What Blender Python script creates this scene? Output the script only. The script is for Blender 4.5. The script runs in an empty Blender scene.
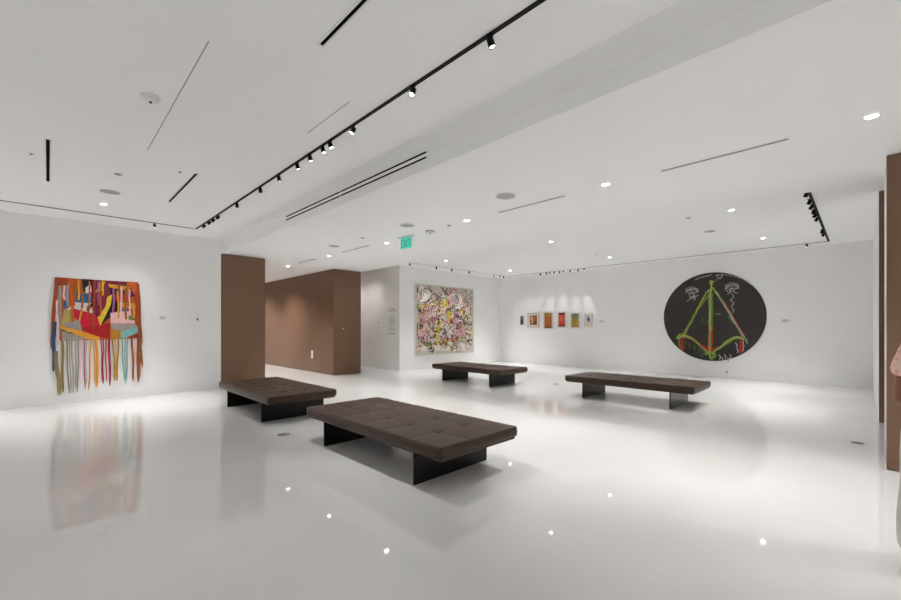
import bpy, bmesh, math, random
from mathutils import Vector, Matrix, Quaternion
random.seed(7)
PI = math.pi
sc = bpy.context.scene
COL = sc.collection

# ------------------------------------------------------------------ materials
def srgb(r, g, b):
    f = lambda c: (c / 12.92 if c <= .04045 else ((c + .055) / 1.055) ** 2.4)
    return (f(r / 255), f(g / 255), f(b / 255), 1)

def mat(name, col, rough=.6, metal=0, noise=None, bump=None, emit=None, spec=None):
    m = bpy.data.materials.new(name); m.use_nodes = True
    nt = m.node_tree; b = nt.nodes['Principled BSDF']
    if len(col) == 3: col = (*col, 1)
    b.inputs['Base Color'].default_value = col
    b.inputs['Roughness'].default_value = rough
    b.inputs['Metallic'].default_value = metal
    if spec is not None: b.inputs['Specular IOR Level'].default_value = spec
    tc = nt.nodes.new('ShaderNodeTexCoord')
    if noise:
        sx, amt, det = noise
        mp = nt.nodes.new('ShaderNodeMapping'); nt.links.new(tc.outputs['Object'], mp.inputs[0])
        mp.inputs['Scale'].default_value = sx if isinstance(sx, tuple) else (sx, sx, sx)
        n = nt.nodes.new('ShaderNodeTexNoise'); n.inputs['Scale'].default_value = 1; n.inputs['Detail'].default_value = det
        nt.links.new(mp.outputs[0], n.inputs['Vector'])
        r = nt.nodes.new('ShaderNodeValToRGB')
        r.color_ramp.elements[0].position = .3; r.color_ramp.elements[1].position = .7
        r.color_ramp.elements[0].color = tuple(c * (1 - amt) for c in col[:3]) + (1,)
        r.color_ramp.elements[1].color = tuple(min(1, c * (1 + amt)) for c in col[:3]) + (1,)
        nt.links.new(n.outputs['Fac'], r.inputs[0]); nt.links.new(r.outputs[0], b.inputs['Base Color'])
    if bump:
        sx, st = bump
        n2 = nt.nodes.new('ShaderNodeTexNoise'); n2.inputs['Scale'].default_value = sx; n2.inputs['Detail'].default_value = 4
        nt.links.new(tc.outputs['Object'], n2.inputs['Vector'])
        bp = nt.nodes.new('ShaderNodeBump'); bp.inputs['Strength'].default_value = st; bp.inputs['Distance'].default_value = .002
        nt.links.new(n2.outputs['Fac'], bp.inputs['Height']); nt.links.new(bp.outputs[0], b.inputs['Normal'])
    if emit:
        b.inputs['Emission Color'].default_value = (*emit[0], 1); b.inputs['Emission Strength'].default_value = emit[1]
    return m

M = {}
M['wall'] = mat('wall_paint', (.86, .858, .852), .65, noise=(1.2, .012, 3), bump=(90, .05))
M['ceil'] = mat('ceiling_paint', (.91, .912, .915), .8, noise=(.9, .01, 2))
M['brown'] = mat('brown_panel', srgb(118, 88, 66), .42, noise=((.9, .9, .5), .06, 3), bump=(160, .06))
M['brownedge'] = mat('brown_panel_edge', srgb(104, 78, 60), .45, noise=(3, .05, 2))
M['leather'] = mat('brown_leather', srgb(64, 46, 33), .45, noise=(14, .12, 4), bump=(220, .25), spec=.35)
M['steel'] = mat('blackened_steel', srgb(34, 31, 30), .3, .6, noise=(6, .15, 3))
M['edge'] = mat('steel_frame', srgb(70, 64, 60), .35, .8, noise=(9, .08, 2))
M['black'] = mat('black_metal', srgb(9, 9, 9), .55, 0, noise=(20, .2, 2), spec=.2)
M['void'] = mat('dark_slot', srgb(4, 4, 4), .95, noise=(20, .2, 2), spec=.1)
M['greyslot'] = mat('grey_slot', srgb(88, 88, 88), .8, noise=(20, .1, 2))
M['paleslot'] = mat('pale_seam', srgb(140, 140, 138), .8, noise=(20, .1, 2))
M['chrome'] = mat('satin_metal', (.75, .75, .74), .25, .9, noise=(20, .05, 2))
M['whiteplastic'] = mat('white_plastic', (.8, .8, .79), .45, noise=(10, .02, 2))
M['greygrille'] = mat('grey_grille', srgb(170, 170, 168), .6, noise=(120, .15, 2))
M['lamp'] = mat('lamp_lens', (1, 1, 1), .3, emit=((1, .98, .95), 30), noise=(5, .01, 1))
M['spotlens'] = mat('spot_lens', (1, 1, 1), .3, emit=((1, .97, .92), 3), noise=(5, .01, 1))
M['label'] = mat('label_card', (.74, .74, .73), .6, noise=(30, .02, 2))
M['text'] = mat('grey_lettering', srgb(150, 148, 146), .7, noise=(30, .03, 2))
M['labeltext'] = mat('label_print', srgb(150, 148, 146), .7, noise=(30, .03, 2))
M['brass'] = mat('drain_metal', srgb(84, 80, 74), .35, .8, noise=(25, .15, 2))

def floor_mat():
    m = bpy.data.materials.new('polished_white_marble'); m.use_nodes = True
    nt = m.node_tree; N = nt.nodes; L = nt.links; b = N['Principled BSDF']
    tc = N.new('ShaderNodeTexCoord')
    n1 = N.new('ShaderNodeTexNoise'); n1.inputs['Scale'].default_value = .45; n1.inputs['Detail'].default_value = 5; n1.inputs['Distortion'].default_value = .6
    L.new(tc.outputs['Object'], n1.inputs['Vector'])
    r1 = N.new('ShaderNodeValToRGB'); r1.color_ramp.elements[0].position = .3; r1.color_ramp.elements[1].position = .75
    r1.color_ramp.elements[0].color = (.70, .697, .69, 1); r1.color_ramp.elements[1].color = (.76, .757, .75, 1)
    L.new(n1.outputs['Fac'], r1.inputs[0])
    # thin veins: a narrow band of a distorted noise
    mp = N.new('ShaderNodeMapping'); mp.inputs['Rotation'].default_value = (0, 0, .5); mp.inputs['Scale'].default_value = (.35, 1.1, 1)
    L.new(tc.outputs['Object'], mp.inputs[0])
    n2 = N.new('ShaderNodeTexNoise'); n2.inputs['Scale'].default_value = .8; n2.inputs['Detail'].default_value = 7; n2.inputs['Distortion'].default_value = 1.2
    L.new(mp.outputs[0], n2.inputs['Vector'])
    r2 = N.new('ShaderNodeValToRGB')
    e = r2.color_ramp.elements
    e[0].position = .485; e[0].color = (0, 0, 0, 1); e[1].position = .515; e[1].color = (0, 0, 0, 1)
    k = e.new(.5); k.color = (1, 1, 1, 1)
    L.new(n2.outputs['Fac'], r2.inputs[0])
    n3 = N.new('ShaderNodeTexNoise'); n3.inputs['Scale'].default_value = .6; L.new(tc.outputs['Object'], n3.inputs['Vector'])
    r3 = N.new('ShaderNodeValToRGB'); r3.color_ramp.elements[0].position = .5; r3.color_ramp.elements[1].position = .68
    L.new(n3.outputs['Fac'], r3.inputs[0])
    mm = N.new('ShaderNodeMath'); mm.operation = 'MULTIPLY'; L.new(r2.outputs[0], mm.inputs[0]); L.new(r3.outputs[0], mm.inputs[1])
    m2 = N.new('ShaderNodeMath'); m2.operation = 'MULTIPLY'; L.new(mm.outputs[0], m2.inputs[0]); m2.inputs[1].default_value = .14
    mx = N.new('ShaderNodeMix'); mx.data_type = 'RGBA'; L.new(m2.outputs[0], mx.inputs[0]); L.new(r1.outputs[0], mx.inputs[6]); mx.inputs[7].default_value = (.5, .49, .47, 1)
    # slab joints
    sp = N.new('ShaderNodeSeparateXYZ'); L.new(tc.outputs['Object'], sp.inputs[0])
    def joint(out, off, pitch):
        a = N.new('ShaderNodeMath'); a.operation = 'SUBTRACT'; L.new(out, a.inputs[0]); a.inputs[1].default_value = off - pitch / 2
        w = N.new('ShaderNodeMath'); w.operation = 'FLOORED_MODULO'; L.new(a.outputs[0], w.inputs[0]); w.inputs[1].default_value = pitch
        s = N.new('ShaderNodeMath'); s.operation = 'SUBTRACT'; L.new(w.outputs[0], s.inputs[0]); s.inputs[1].default_value = pitch / 2
        ab = N.new('ShaderNodeMath'); ab.operation = 'ABSOLUTE'; L.new(s.outputs[0], ab.inputs[0])
        lt = N.new('ShaderNodeMath'); lt.operation = 'LESS_THAN'; L.new(ab.outputs[0], lt.inputs[0]); lt.inputs[1].default_value = .0035
        return lt.outputs[0]
    ja = joint(sp.outputs['Y'], .83, 1.66); jb = joint(sp.outputs['X'], -.86, 3.32)
    mxj = N.new('ShaderNodeMath'); mxj.operation = 'MAXIMUM'; L.new(ja, mxj.inputs[0]); L.new(jb, mxj.inputs[1])
    mj = N.new('ShaderNodeMath'); mj.operation = 'MULTIPLY'; L.new(mxj.outputs[0], mj.inputs[0]); mj.inputs[1].default_value = .24
    mx2 = N.new('ShaderNodeMix'); mx2.data_type = 'RGBA'; L.new(mj.outputs[0], mx2.inputs[0]); L.new(mx.outputs[2], mx2.inputs[6]); mx2.inputs[7].default_value = (.88, .88, .87, 1)
    L.new(mx2.outputs[2], b.inputs['Base Color'])
    b.inputs['Roughness'].default_value = .035
    b.inputs['IOR'].default_value = 1.5
    return m
M['floor'] = floor_mat()

_pal = {}
def pal(name, r, g, b, rough=.75):
    k = name
    if k not in _pal: _pal[k] = mat(name, srgb(r, g, b), rough, noise=(18, .1, 3))
    return _pal[k]

# ------------------------------------------------------------------ mesh builder
class MB:
    def __init__(s): s.bm = bmesh.new(); s.mats = []
    def mi(s, m):
        if m not in s.mats: s.mats.append(m)
        return s.mats.index(m)
    def face(s, vs, i, sm=False):
        try:
            f = s.bm.faces.new(vs); f.material_index = i; f.smooth = sm; return f
        except ValueError: return None
    def box(s, x0, x1, y0, y1, z0, z1, m, bev=0, M4=None):
        i = s.mi(m); t = bmesh.new()
        bmesh.ops.create_cube(t, size=1)
        for v in t.verts:
            v.co = Vector((x0 + (v.co.x + .5) * (x1 - x0), y0 + (v.co.y + .5) * (y1 - y0), z0 + (v.co.z + .5) * (z1 - z0)))
        if bev: bmesh.ops.bevel(t, geom=list(t.edges), offset=bev, segments=2, affect='EDGES', profile=.5)
        s.merge(t, i, M4); return s
    def merge(s, t, i, M4=None, sm=False):
        mp = {}
        for v in t.verts: mp[v] = s.bm.verts.new(M4 @ v.co if M4 else v.co)
        for f in t.faces: s.face([mp[v] for v in f.verts], i, sm or f.smooth)
        t.free()
    def lathe(s, prof, m, seg=28, M4=None, sm=True, cap=True):
        """prof: list of (radius, z)"""
        i = s.mi(m); rings = []
        T = M4 or Matrix()
        for r, z in prof:
            if r < 1e-6: rings.append([s.bm.verts.new(T @ Vector((0, 0, z)))])
            else: rings.append([s.bm.verts.new(T @ Vector((r * math.cos(2 * PI * k / seg), r * math.sin(2 * PI * k / seg), z))) for k in range(seg)])
        for a, b in zip(rings, rings[1:]):
            for k in range(seg):
                k2 = (k + 1) % seg
                if len(a) == 1 and len(b) == 1: continue
                if len(a) == 1: s.face([a[0], b[k2], b[k]], i, sm)
                elif len(b) == 1: s.face([a[k], a[k2], b[0]], i, sm)
                else: s.face([a[k], a[k2], b[k2], b[k]], i, sm)
        if cap:
            if len(rings[0]) > 1: s.face(list(reversed(rings[0])), i)
            if len(rings[-1]) > 1: s.face(rings[-1], i)
        return s
    def poly(s, pts, d, m):
        """extruded polygon: pts 3D, d extrusion vector"""
        i = s.mi(m); d = Vector(d)
        a = [s.bm.verts.new(Vector(p)) for p in pts]; b = [s.bm.verts.new(Vector(p) + d) for p in pts]
        s.face(a, i); s.face(list(reversed(b)), i)
        n = len(a)
        for k in range(n): s.face([a[k], b[k], b[(k + 1) % n], a[(k + 1) % n]], i)
        return s
    def ribbon(s, pts, w, nrm, lift, m):
        """flat paint stroke / strip following pts in a plane of normal nrm; w = width or list"""
        i = s.mi(m); nrm = Vector(nrm); pts = [Vector(p) for p in pts]; n = len(pts)
        ws = w if isinstance(w, (list, tuple)) else [w] * n
        L, R, L2, R2 = [], [], [], []
        for k in range(n):
            t = (pts[min(k + 1, n - 1)] - pts[max(k - 1, 0)]).normalized()
            sd = nrm.cross(t).normalized() * ws[k] / 2
            up = nrm * lift
            L.append(s.bm.verts.new(pts[k] + sd + up)); R.append(s.bm.verts.new(pts[k] - sd + up))
            L2.append(s.bm.verts.new(pts[k] + sd)); R2.append(s.bm.verts.new(pts[k] - sd))
        for k in range(n - 1):
            s.face([L[k], R[k], R[k + 1], L[k + 1]], i)
            s.face([L2[k], L[k], L[k + 1], L2[k + 1]], i); s.face([R[k], R2[k], R2[k + 1], R[k + 1]], i)
            s.face([R2[k], L2[k], L2[k + 1], R2[k + 1]], i)
        s.face([L[0], L2[0], R2[0], R[0]], i); s.face([L[-1], R[-1], R2[-1], L2[-1]], i)
        return s
    def build(s, name, parent=None, loc=None, fix=True):
        if fix: bmesh.ops.recalc_face_normals(s.bm, faces=list(s.bm.faces))
        me = bpy.data.meshes.new(name); s.bm.to_mesh(me); s.bm.free()
        for m in s.mats: me.materials.append(m)
        o = bpy.data.objects.new(name, me); COL.objects.link(o)
        if parent: o.parent = parent
        if loc: o.location = loc
        return o

def tag(o, label=None, cat=None, group=None, kind=None):
    if label: o['label'] = label
    if cat: o['category'] = cat
    if group: o['group'] = group
    if kind: o['kind'] = kind
    return o
def empty(name, loc, rz=0):
    o = bpy.data.objects.new(name, None); COL.objects.link(o); o.empty_display_size = .1
    o.location = loc; o.rotation_euler = (0, 0, rz); return o
def copy_tree(o, parent=None):
    c = o.copy(); COL.objects.link(c)
    if parent: c.parent = parent
    for ch in list(o.children):
        if ch.type != 'LIGHT': copy_tree(ch, c)
    return c
def struct(mb, name): return tag(mb.build(name), kind='structure')

# ------------------------------------------------------------------ room shell (metres; camera stands at x=0 y=0)
H, HL = 3.5, 3.195                  # high and low ceiling
LW, AW, RW = -10.65, -10.85, 13.75  # left wall, far left wall, right wall
RY = 8.33                           # wall beyond the passage
NY, FY = 2.98, 7.02                 # edges of the low ceiling band
XE, XW = 6.0, -18.0
YB = -7.0

struct(MB().box(XW - .2, XE + .2, YB - .2, RW + .2, -.2, 0, M['floor']), 'floor')
def soffit_profile(r=.15):
    p = [(YB - .2, H)]
    for k in range(9):
        a = PI / 2 * k / 8
        p.append((NY - r + r * math.sin(a), H - r + r * math.cos(a)))
    p += [(NY, HL), (FY, HL)]
    for k in range(9):
        a = PI / 2 * k / 8
        p.append((FY + r - r * math.cos(a), H - r + r * math.sin(a)))
    p += [(RW + .2, H)]
    return p
def ceiling():
    mb = MB(); i = mb.mi(M['ceil']); bm = mb.bm
    prof = soffit_profile(); full = prof + [(RW + .2, H + .25), (YB - .2, H + .25)]
    a = [bm.verts.new((XW - .2, y, z)) for y, z in full]; b = [bm.verts.new((XE + .2, y, z)) for y, z in full]
    n = len(full)
    for k in range(n):
        k2 = (k + 1) % n
        curved = (1 <= k <= 8) or (11 <= k <= 18)
        mb.face([a[k], a[k2], b[k2], b[k]], i, curved)
    mb.face(a, i); mb.face(list(reversed(b)), i)
    return struct(mb, 'ceiling')
ceiling()
struct(MB().box(LW - .2, LW, YB, 2.905, 0, H, M['wall']).box(-11.7, LW - .005, 2.905, 3.0, HL - .008, H, M['wall']), 'wall_left')
struct(MB().box(AW - .2, AW, RY, RW, 0, H, M['wall']), 'wall_far_left')
struct(MB().box(XW, AW - .2, RY, RY + .2, 0, H, M['wall']), 'wall_passage_right')
struct(MB().box(XW - .2, XW, 2.94, RY + .2, 0, H, M['wall']), 'wall_passage_end')
struct(MB().box(AW - .2, .17, RW, RW + .2, 0, H, M['wall']), 'wall_right')
struct(MB().box(XW, -11.7, 2.91, 3.9, 0, HL, M['brown']), 'wall_passage_left')
# brown clad pillar at the end of the left wall
struct(MB().box(-11.69, -10.67, 2.91, 3.93, 0, HL - .01, M['brown'], .015), 'wall_brown_pillar')
# brown clad block in the passage, with a jib door seam
struct(MB().box(-17.9, -11.14, 6.08, 7.03, 0, HL - .002, M['brown'], .012), 'wall_brown_block')
# right hand cross walls: white core, brown face
def cross_wall(y0, y1, z1, nm):
    struct(MB().box(.17, 4.0, y0 + .05, y1, 0, z1, M['wall']), 'wall_' + nm)
    struct(MB().box(.168, 4.0, y0, y0 + .049, .012, z1 - .002, M['brown'], .006), 'trim_' + nm + '_panel')
cross_wall(6.05, 6.75, HL - .002, 'near_right')
cross_wall(8.9, 10.2, H - .002, 'far_right')
struct(MB().box(.17, .4, 10.2, RW + .2, 0, H, M['wall']), 'wall_right_end')
struct(MB().box(4.0, 4.2, 6.0, 10.3, 0, H, M['wall']), 'wall_right_back')
struct(MB().box(XE, XE + .2, YB, 6.2, 0, H, M['wall']), 'wall_behind_right')
struct(MB().box(4.2, XE, 6.0, 6.2, 0, H, M['wall']), 'wall_side_right')
struct(MB().box(LW - .2, XE + .2, YB - .2, YB, 0, H, M['wall']), 'wall_behind')
# seam of the flush door in the block
struct(MB().box(-11.876, -11.87, 6.074, 6.079, .03, 2.1, M['brownedge']), 'trim_door_seam')

# ------------------------------------------------------------------ benches
def cushion_mesh(L=2.42, W=1.10, z0=.322, z1=.43, r=.022):
    mb = MB(); i = mb.mi(M['leather']); bm = mb.bm
    NX, NYc = 132, 60
    xs = [-(L / 2 - r) + (L - 2 * r) * k / NX for k in range(NX + 1)]
    ys = [-(W / 2 - r) + (W - 2 * r) * k / NYc for k in range(NYc + 1)]
    sx = [-L / 2 + L * k / 6 for k in range(1, 6)]; sy = [-W / 2 + W * k / 3 for k in range(1, 3)]
    def hgt(x, y):
        d = 0
        for a in sx: d += .007 * math.exp(-((x - a) / .011) ** 2)
        for a in sy: d += .007 * math.exp(-((y - a) / .011) ** 2)
        for a in sx:
            for c in sy:
                q = (x - a) ** 2 + (y - c) ** 2
                d += .02 * math.exp(-q / .05 ** 2)
        # slight crown of every panel
        cx = math.cos(PI * ((x + L / 2) / (L / 6) % 1 - .5)); cy = math.cos(PI * ((y + W / 2) / (W / 3) % 1 - .5))
        return z1 - d + .006 * (cx * cy)
    G = [[bm.verts.new((x, y, hgt(x, y))) for y in ys] for x in xs]
    for a in range(NX):
        for c in range(NYc): mb.face([G[a][c], G[a + 1][c], G[a + 1][c + 1], G[a][c + 1]], i, True)
    per = [(a, 0) for a in range(NX)] + [(NX, c) for c in range(NYc)] + [(a, NYc) for a in range(NX, 0, -1)] + [(0, c) for c in range(NYc, 0, -1)]
    prev = [G[a][c] for a, c in per]
    def outn(a, c):
        nx = -1 if a == 0 else (1 if a == NX else 0); ny = -1 if c == 0 else (1 if c == NYc else 0)
        v = Vector((nx, ny, 0)); return v.normalized()
    prof = [(r * math.sin(t), r * (1 - math.cos(t))) for t in [PI / 2 * k / 6 for k in range(1, 7)]]
    prof += [(r + .004, (z1 - z0) * .5), (r, z1 - z0 - .02), (r - .008, z1 - z0 - .006), (r - .02, z1 - z0)]
    for ox, dz in prof:
        ring = []
        for (a, c) in per:
            g = G[a][c].co; n = outn(a, c)
            ring.append(bm.verts.new((g.x + n.x * ox, g.y + n.y * ox, z1 - dz if dz > .02 else g.z - dz)))
        for k in range(len(per)):
            k2 = (k + 1) % len(per)
            mb.face([prev[k], ring[k], ring[k2], prev[k2]], i, True)
        prev = ring
    mb.face(prev, i)
    return mb

def make_bench():
    root = empty('bench', (0, 0, 0))
    cushion_mesh().build('cushion', root)
    MB().box(-1.19, 1.19, -.525, .525, .30, .3225, M['edge'], .003).build('frame', root)
    for s in (-1, 1):
        MB().box(s * .825 - .011, s * .825 + .011, -.51, .51, 0.0, .30, M['steel'], .002).build('leg', root)
    return root
bench = make_bench()
BENCH = [(-3.75, 2.895, 'tufted dark brown leather bench, largest and nearest, in the middle of the floor'),
         (-7.27, 2.82, 'tufted dark brown leather bench in front of the brown pillar'),
         (-7.19, 8.12, 'tufted dark brown leather bench in front of the large pale abstract painting'),
         (-3.215, 8.31, 'tufted dark brown leather bench in front of the round black painting')]
for k, (x, y, lb) in enumerate(BENCH):
    o = bench if k == 0 else copy_tree(bench)
    o.location = (x, y, 0)
    if k == 0: o.scale = (1.035, 1, 1)
    else: o.scale = (1, 1, 1)
    tag(o, lb, 'bench', 'leather gallery benches')

# ------------------------------------------------------------------ tapestry on the left wall
def tapestry():
    root = empty('hanging_tapestry', (LW, .72, 1.2))
    tag(root, 'multicoloured patchwork textile hanging with long fringes on left wall', 'wall hanging')
    P0 = LW + .003; O = Vector((LW, .72, 1.2))
    def pt(cx, cy, lift=0):           # pattern coordinates of the cloth, 665 wide
        u = (cx - 68) / 662; v = (cy - (60 + 36 * u)) / ((588 - 20 * u) - (60 + 36 * u))
        y = .10 + 1.25 * u; z = 2.385 - v * (2.385 - (1.195 + .025 * u))
        return Vector((P0 + lift, y, z)) - O
    mb = MB()
    C = dict(orange=pal('cloth_orange', 196, 92, 24), dkorange=pal('cloth_rust', 160, 66, 24), maroon=pal('cloth_maroon', 124, 28, 58),
             black=pal('cloth_black', 18, 16, 22), yellow=pal('cloth_yellow', 226, 186, 36), amber=pal('cloth_amber', 222, 154, 46),
             crimson=pal('cloth_crimson', 206, 18, 52), red=pal('cloth_red', 172, 14, 20), blue=pal('cloth_blue', 26, 106, 156),
             white=pal('cloth_white', 226, 220, 216), grey=pal('cloth_grey', 158, 150, 146), pink=pal('cloth_pink', 232, 186, 186),
             teal=pal('cloth_teal', 122, 178, 178), ochre=pal('cloth_ochre', 184, 126, 26), tan=pal('cloth_tan', 178, 156, 84),
             green=pal('cloth_green', 112, 140, 40), mauve=pal('cloth_mauve', 156, 84, 132), dkblue=pal('cloth_navy', 22, 76, 110),
             olive=pal('cloth_olive', 140, 120, 74), brown=pal('cloth_brown', 150, 88, 34), stone=pal('cloth_stone', 158, 152, 140))
    lay = [0]
    def patch(c, pts):
        lay[0] += 1; d = .012 + .0006 * lay[0]
        mb.poly([pt(x, y) for x, y in pts], (d, 0, 0), C[c])
    patch('orange', [(66, 60), (250, 72), (480, 84), (726, 96), (738, 570), (400, 582), (100, 590), (80, 330)])
    patch('dkorange', [(70, 62), (160, 66), (150, 120), (72, 140)])
    patch('maroon', [(335, 78), (722, 98), (716, 205), (600, 245), (560, 160), (520, 330), (380, 420), (335, 300)])
    patch('stone', [(78, 140), (110, 135), (112, 470), (100, 560), (88, 440)])
    patch('tan', [(128, 330), (205, 310), (242, 400), (262, 510), (110, 460)])
    patch('grey', [(160, 430), (240, 420), (290, 520), (310, 575), (115, 588), (110, 480)])
    patch('blue', [(128, 262), (176, 270), (150, 312), (130, 330)])
    patch('green', [(208, 128), (246, 150), (238, 188), (202, 192)])
    patch('blue', [(200, 190), (340, 196), (336, 276), (206, 268)])
    patch('white', [(150, 332), (208, 268), (334, 276), (350, 366), (200, 322)])
    patch('black', [(264, 72), (344, 76), (338, 140), (270, 186)])
    patch('white', [(288, 150), (328, 110), (338, 176), (296, 196)])
    patch('black', [(290, 340), (334, 280), (346, 284), (330, 320)])
    patch('crimson', [(198, 320), (350, 362), (392, 400), (412, 466), (482, 448), (484, 562), (402, 562), (268, 510), (248, 430), (200, 392)])
    patch('red', [(256, 480), (360, 466), (484, 440), (484, 564), (400, 566), (270, 512)])
    patch('black', [(468, 108), (544, 150), (548, 332), (410, 466), (440, 350), (502, 240)])
    patch('yellow', [(504, 200), (490, 292), (406, 468), (384, 396), (450, 300), (462, 222)])
    patch('yellow', [(444, 88), (424, 172), (366, 184), (402, 100)])
    patch('amber', [(468, 112), (644, 132), (644, 172), (482, 142)])
    patch('crimson', [(520, 205), (600, 200), (640, 250), (540, 262)])
    patch('amber', [(560, 270), (712, 275), (705, 330), (560, 300)])
    patch('blue', [(566, 312), (640, 328), (632, 352), (568, 348)])
    patch('pink', [(488, 356), (640, 340), (694, 412), (700, 446), (488, 446)])
    patch('green', [(640, 372), (704, 360), (702, 416), (640, 416)])
    patch('maroon', [(690, 360), (726, 350), (726, 450), (696, 446)])
    patch('grey', [(488, 448), (704, 452), (722, 470), (580, 506), (500, 492)])
    patch('teal', [(574, 512), (718, 470), (724, 522), (602, 572), (574, 566)])
    patch('ochre', [(488, 490), (576, 508), (572, 574), (488, 576)])
    patch('dkorange', [(648, 562), (724, 528), (736, 570), (650, 574)])
    patch('amber', [(98, 458), (180, 488), (266, 510), (404, 560), (396, 584), (300, 572), (200, 534), (108, 494)])
    patch('black', [(108, 494), (140, 500), (138, 508), (108, 504)])
    patch('black', [(156, 518), (196, 522), (194, 530), (156, 526)])
    patch('orange', [(636, 94), (724, 98), (718, 190), (690, 200), (664, 160), (640, 130)])
    patch('dkorange', [(300, 300), (320, 296), (322, 400), (306, 410)])
    panel = mb.build('cloth_panel', root)
    # cloth strips hanging loose in front of the panel
    strips = [(96, 132, 105, 330, 22, 'stone'), (130, 130, 132, 250, 18, 'pink'), (158, 122, 156, 300, 20, 'stone'), (188, 120, 192, 432, 22, 'orange'),
              (240, 80, 238, 250, 16, 'amber'), (268, 150, 262, 360, 16, 'brown'), (262, 300, 248, 424, 14, 'amber'), (360, 84, 352, 492, 16, 'dkorange'),
              (386, 90, 392, 290, 14, 'mauve'), (412, 90, 404, 380, 13, 'orange'), (430, 88, 424, 210, 12, 'yellow'), (516, 150, 512, 352, 20, 'mauve'),
              (545, 170, 560, 400, 15, 'amber'), (576, 140, 580, 412, 16, 'pink'), (612, 150, 616, 410, 18, 'brown'), (648, 160, 650, 380, 14, 'pink'), (690, 280, 682, 402, 20, 'amber'),
              (700, 120, 706, 440, 14, 'dkorange'), (212, 74, 208, 300, 14, 'orange'), (318, 90, 322, 330, 13, 'orange'), (560, 96, 556, 260, 13, 'dkorange'), (630, 98, 634, 300, 14, 'orange'), (720, 110, 716, 470, 18, 'dkorange')]
    for k, (x0, y0, x1, y1, w, c) in enumerate(strips):
        m = MB(); n = 8; pts = []
        for j in range(n):
            t = j / (n - 1); p = pt(x0 + (x1 - x0) * t + 3 * math.sin(t * 6 + k), y0 + (y1 - y0) * t, .031 + .004 * math.sin(t * 5 + k))
            pts.append(p)
        m.ribbon(pts, w * .00187, (1, 0, 0), .004, C[c]); m.build('cloth_strip', root)
    # fringe below: (top y offset, bottom offset, bottom height, width, colour)
    def Y(cx): return .086 + (48 + cx / 8.57 - 54.5) * .01493
    fr = [(118, 122, .22, .035, 'olive'), (150, 170, .185, .02, 'olive'), (172, 186, .26, .014, 'stone'), (192, 205, .20, .022, 'stone'), (222, 226, .28, .014, 'grey'),
          (246, 240, .20, .026, 'stone'), (266, 262, .34, .012, 'pink'), (292, 300, .25, .018, 'mauve'), (312, 306, .33, .012, 'stone'), (350, 332, .23, .024, 'amber'),
          (372, 384, .36, .014, 'amber'), (398, 406, .27, .042, 'amber'), (436, 450, .34, .016, 'crimson'), (452, 456, .32, .016, 'maroon'), (478, 482, .36, .018, 'red'),
          (500, 510, .31, .014, 'crimson'), (512, 517, .265, .022, 'maroon'), (540, 560, .36, .026, 'ochre'), (562, 572, .38, .014, 'tan'), (590, 577, .36, .028, 'ochre'),
          (622, 645, .35, .024, 'teal'), (652, 656, .36, .014, 'stone'), (676, 662, .29, .024, 'teal'), (716, 730, .34, .036, 'brown'), (742, 736, .42, .012, 'pink'), (778, 776, .30, .04, 'brown'), (766, 768, .40, .018, 'dkorange')]
    for k, (a, b, zb, w, c) in enumerate(fr):
        m = MB(); n = 10; pts = []; ws = []
        z0 = 1.215
        for j in range(n):
            t = j / (n - 1)
            pts.append(Vector((LW + .012 + .010 * math.sin(t * PI) + .002 * (k % 3), Y(a + (b - a) * t) + .006 * math.sin(t * 7 + k), z0 + (zb - z0) * t)) - O)
            ws.append(w * (1 if t < .9 else .45))
        m.ribbon(pts, ws, (1, 0, 0), .006, C[c]); m.build('tassel', root)
    # long strips down both side edges
    side = [(.115, .045, 2.37, 1.05, .055, 'dkorange'), (.085, .075, 1.55, .62, .05, 'dkblue'), (.10, .16, 1.0, .17, .055, 'olive'), (.12, .14, 1.95, 1.1, .03, 'pink'), (.09, .115, 1.12, .5, .02, 'dkblue'),
            (1.335, 1.39, 2.35, 1.1, .045, 'dkorange'), (1.37, 1.40, 1.5, .6, .035, 'brown'), (1.385, 1.34, .95, .34, .035, 'brown'), (1.355, 1.36, 1.8, 1.0, .02, 'mauve')]
    for k, (ya, yb, za, zb, w, c) in enumerate(side):
        m = MB(); n = 10
        pts = [Vector((LW + .034 + .004 * (k % 4), ya + (yb - ya) * j / 9 + .006 * math.sin(j + k), za + (zb - za) * j / 9)) - O for j in range(n)]
        m.ribbon(pts, [w] * 9 + [w * .4], (1, 0, 0), .006, C[c]); m.build('tassel', root)
tapestry()

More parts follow.
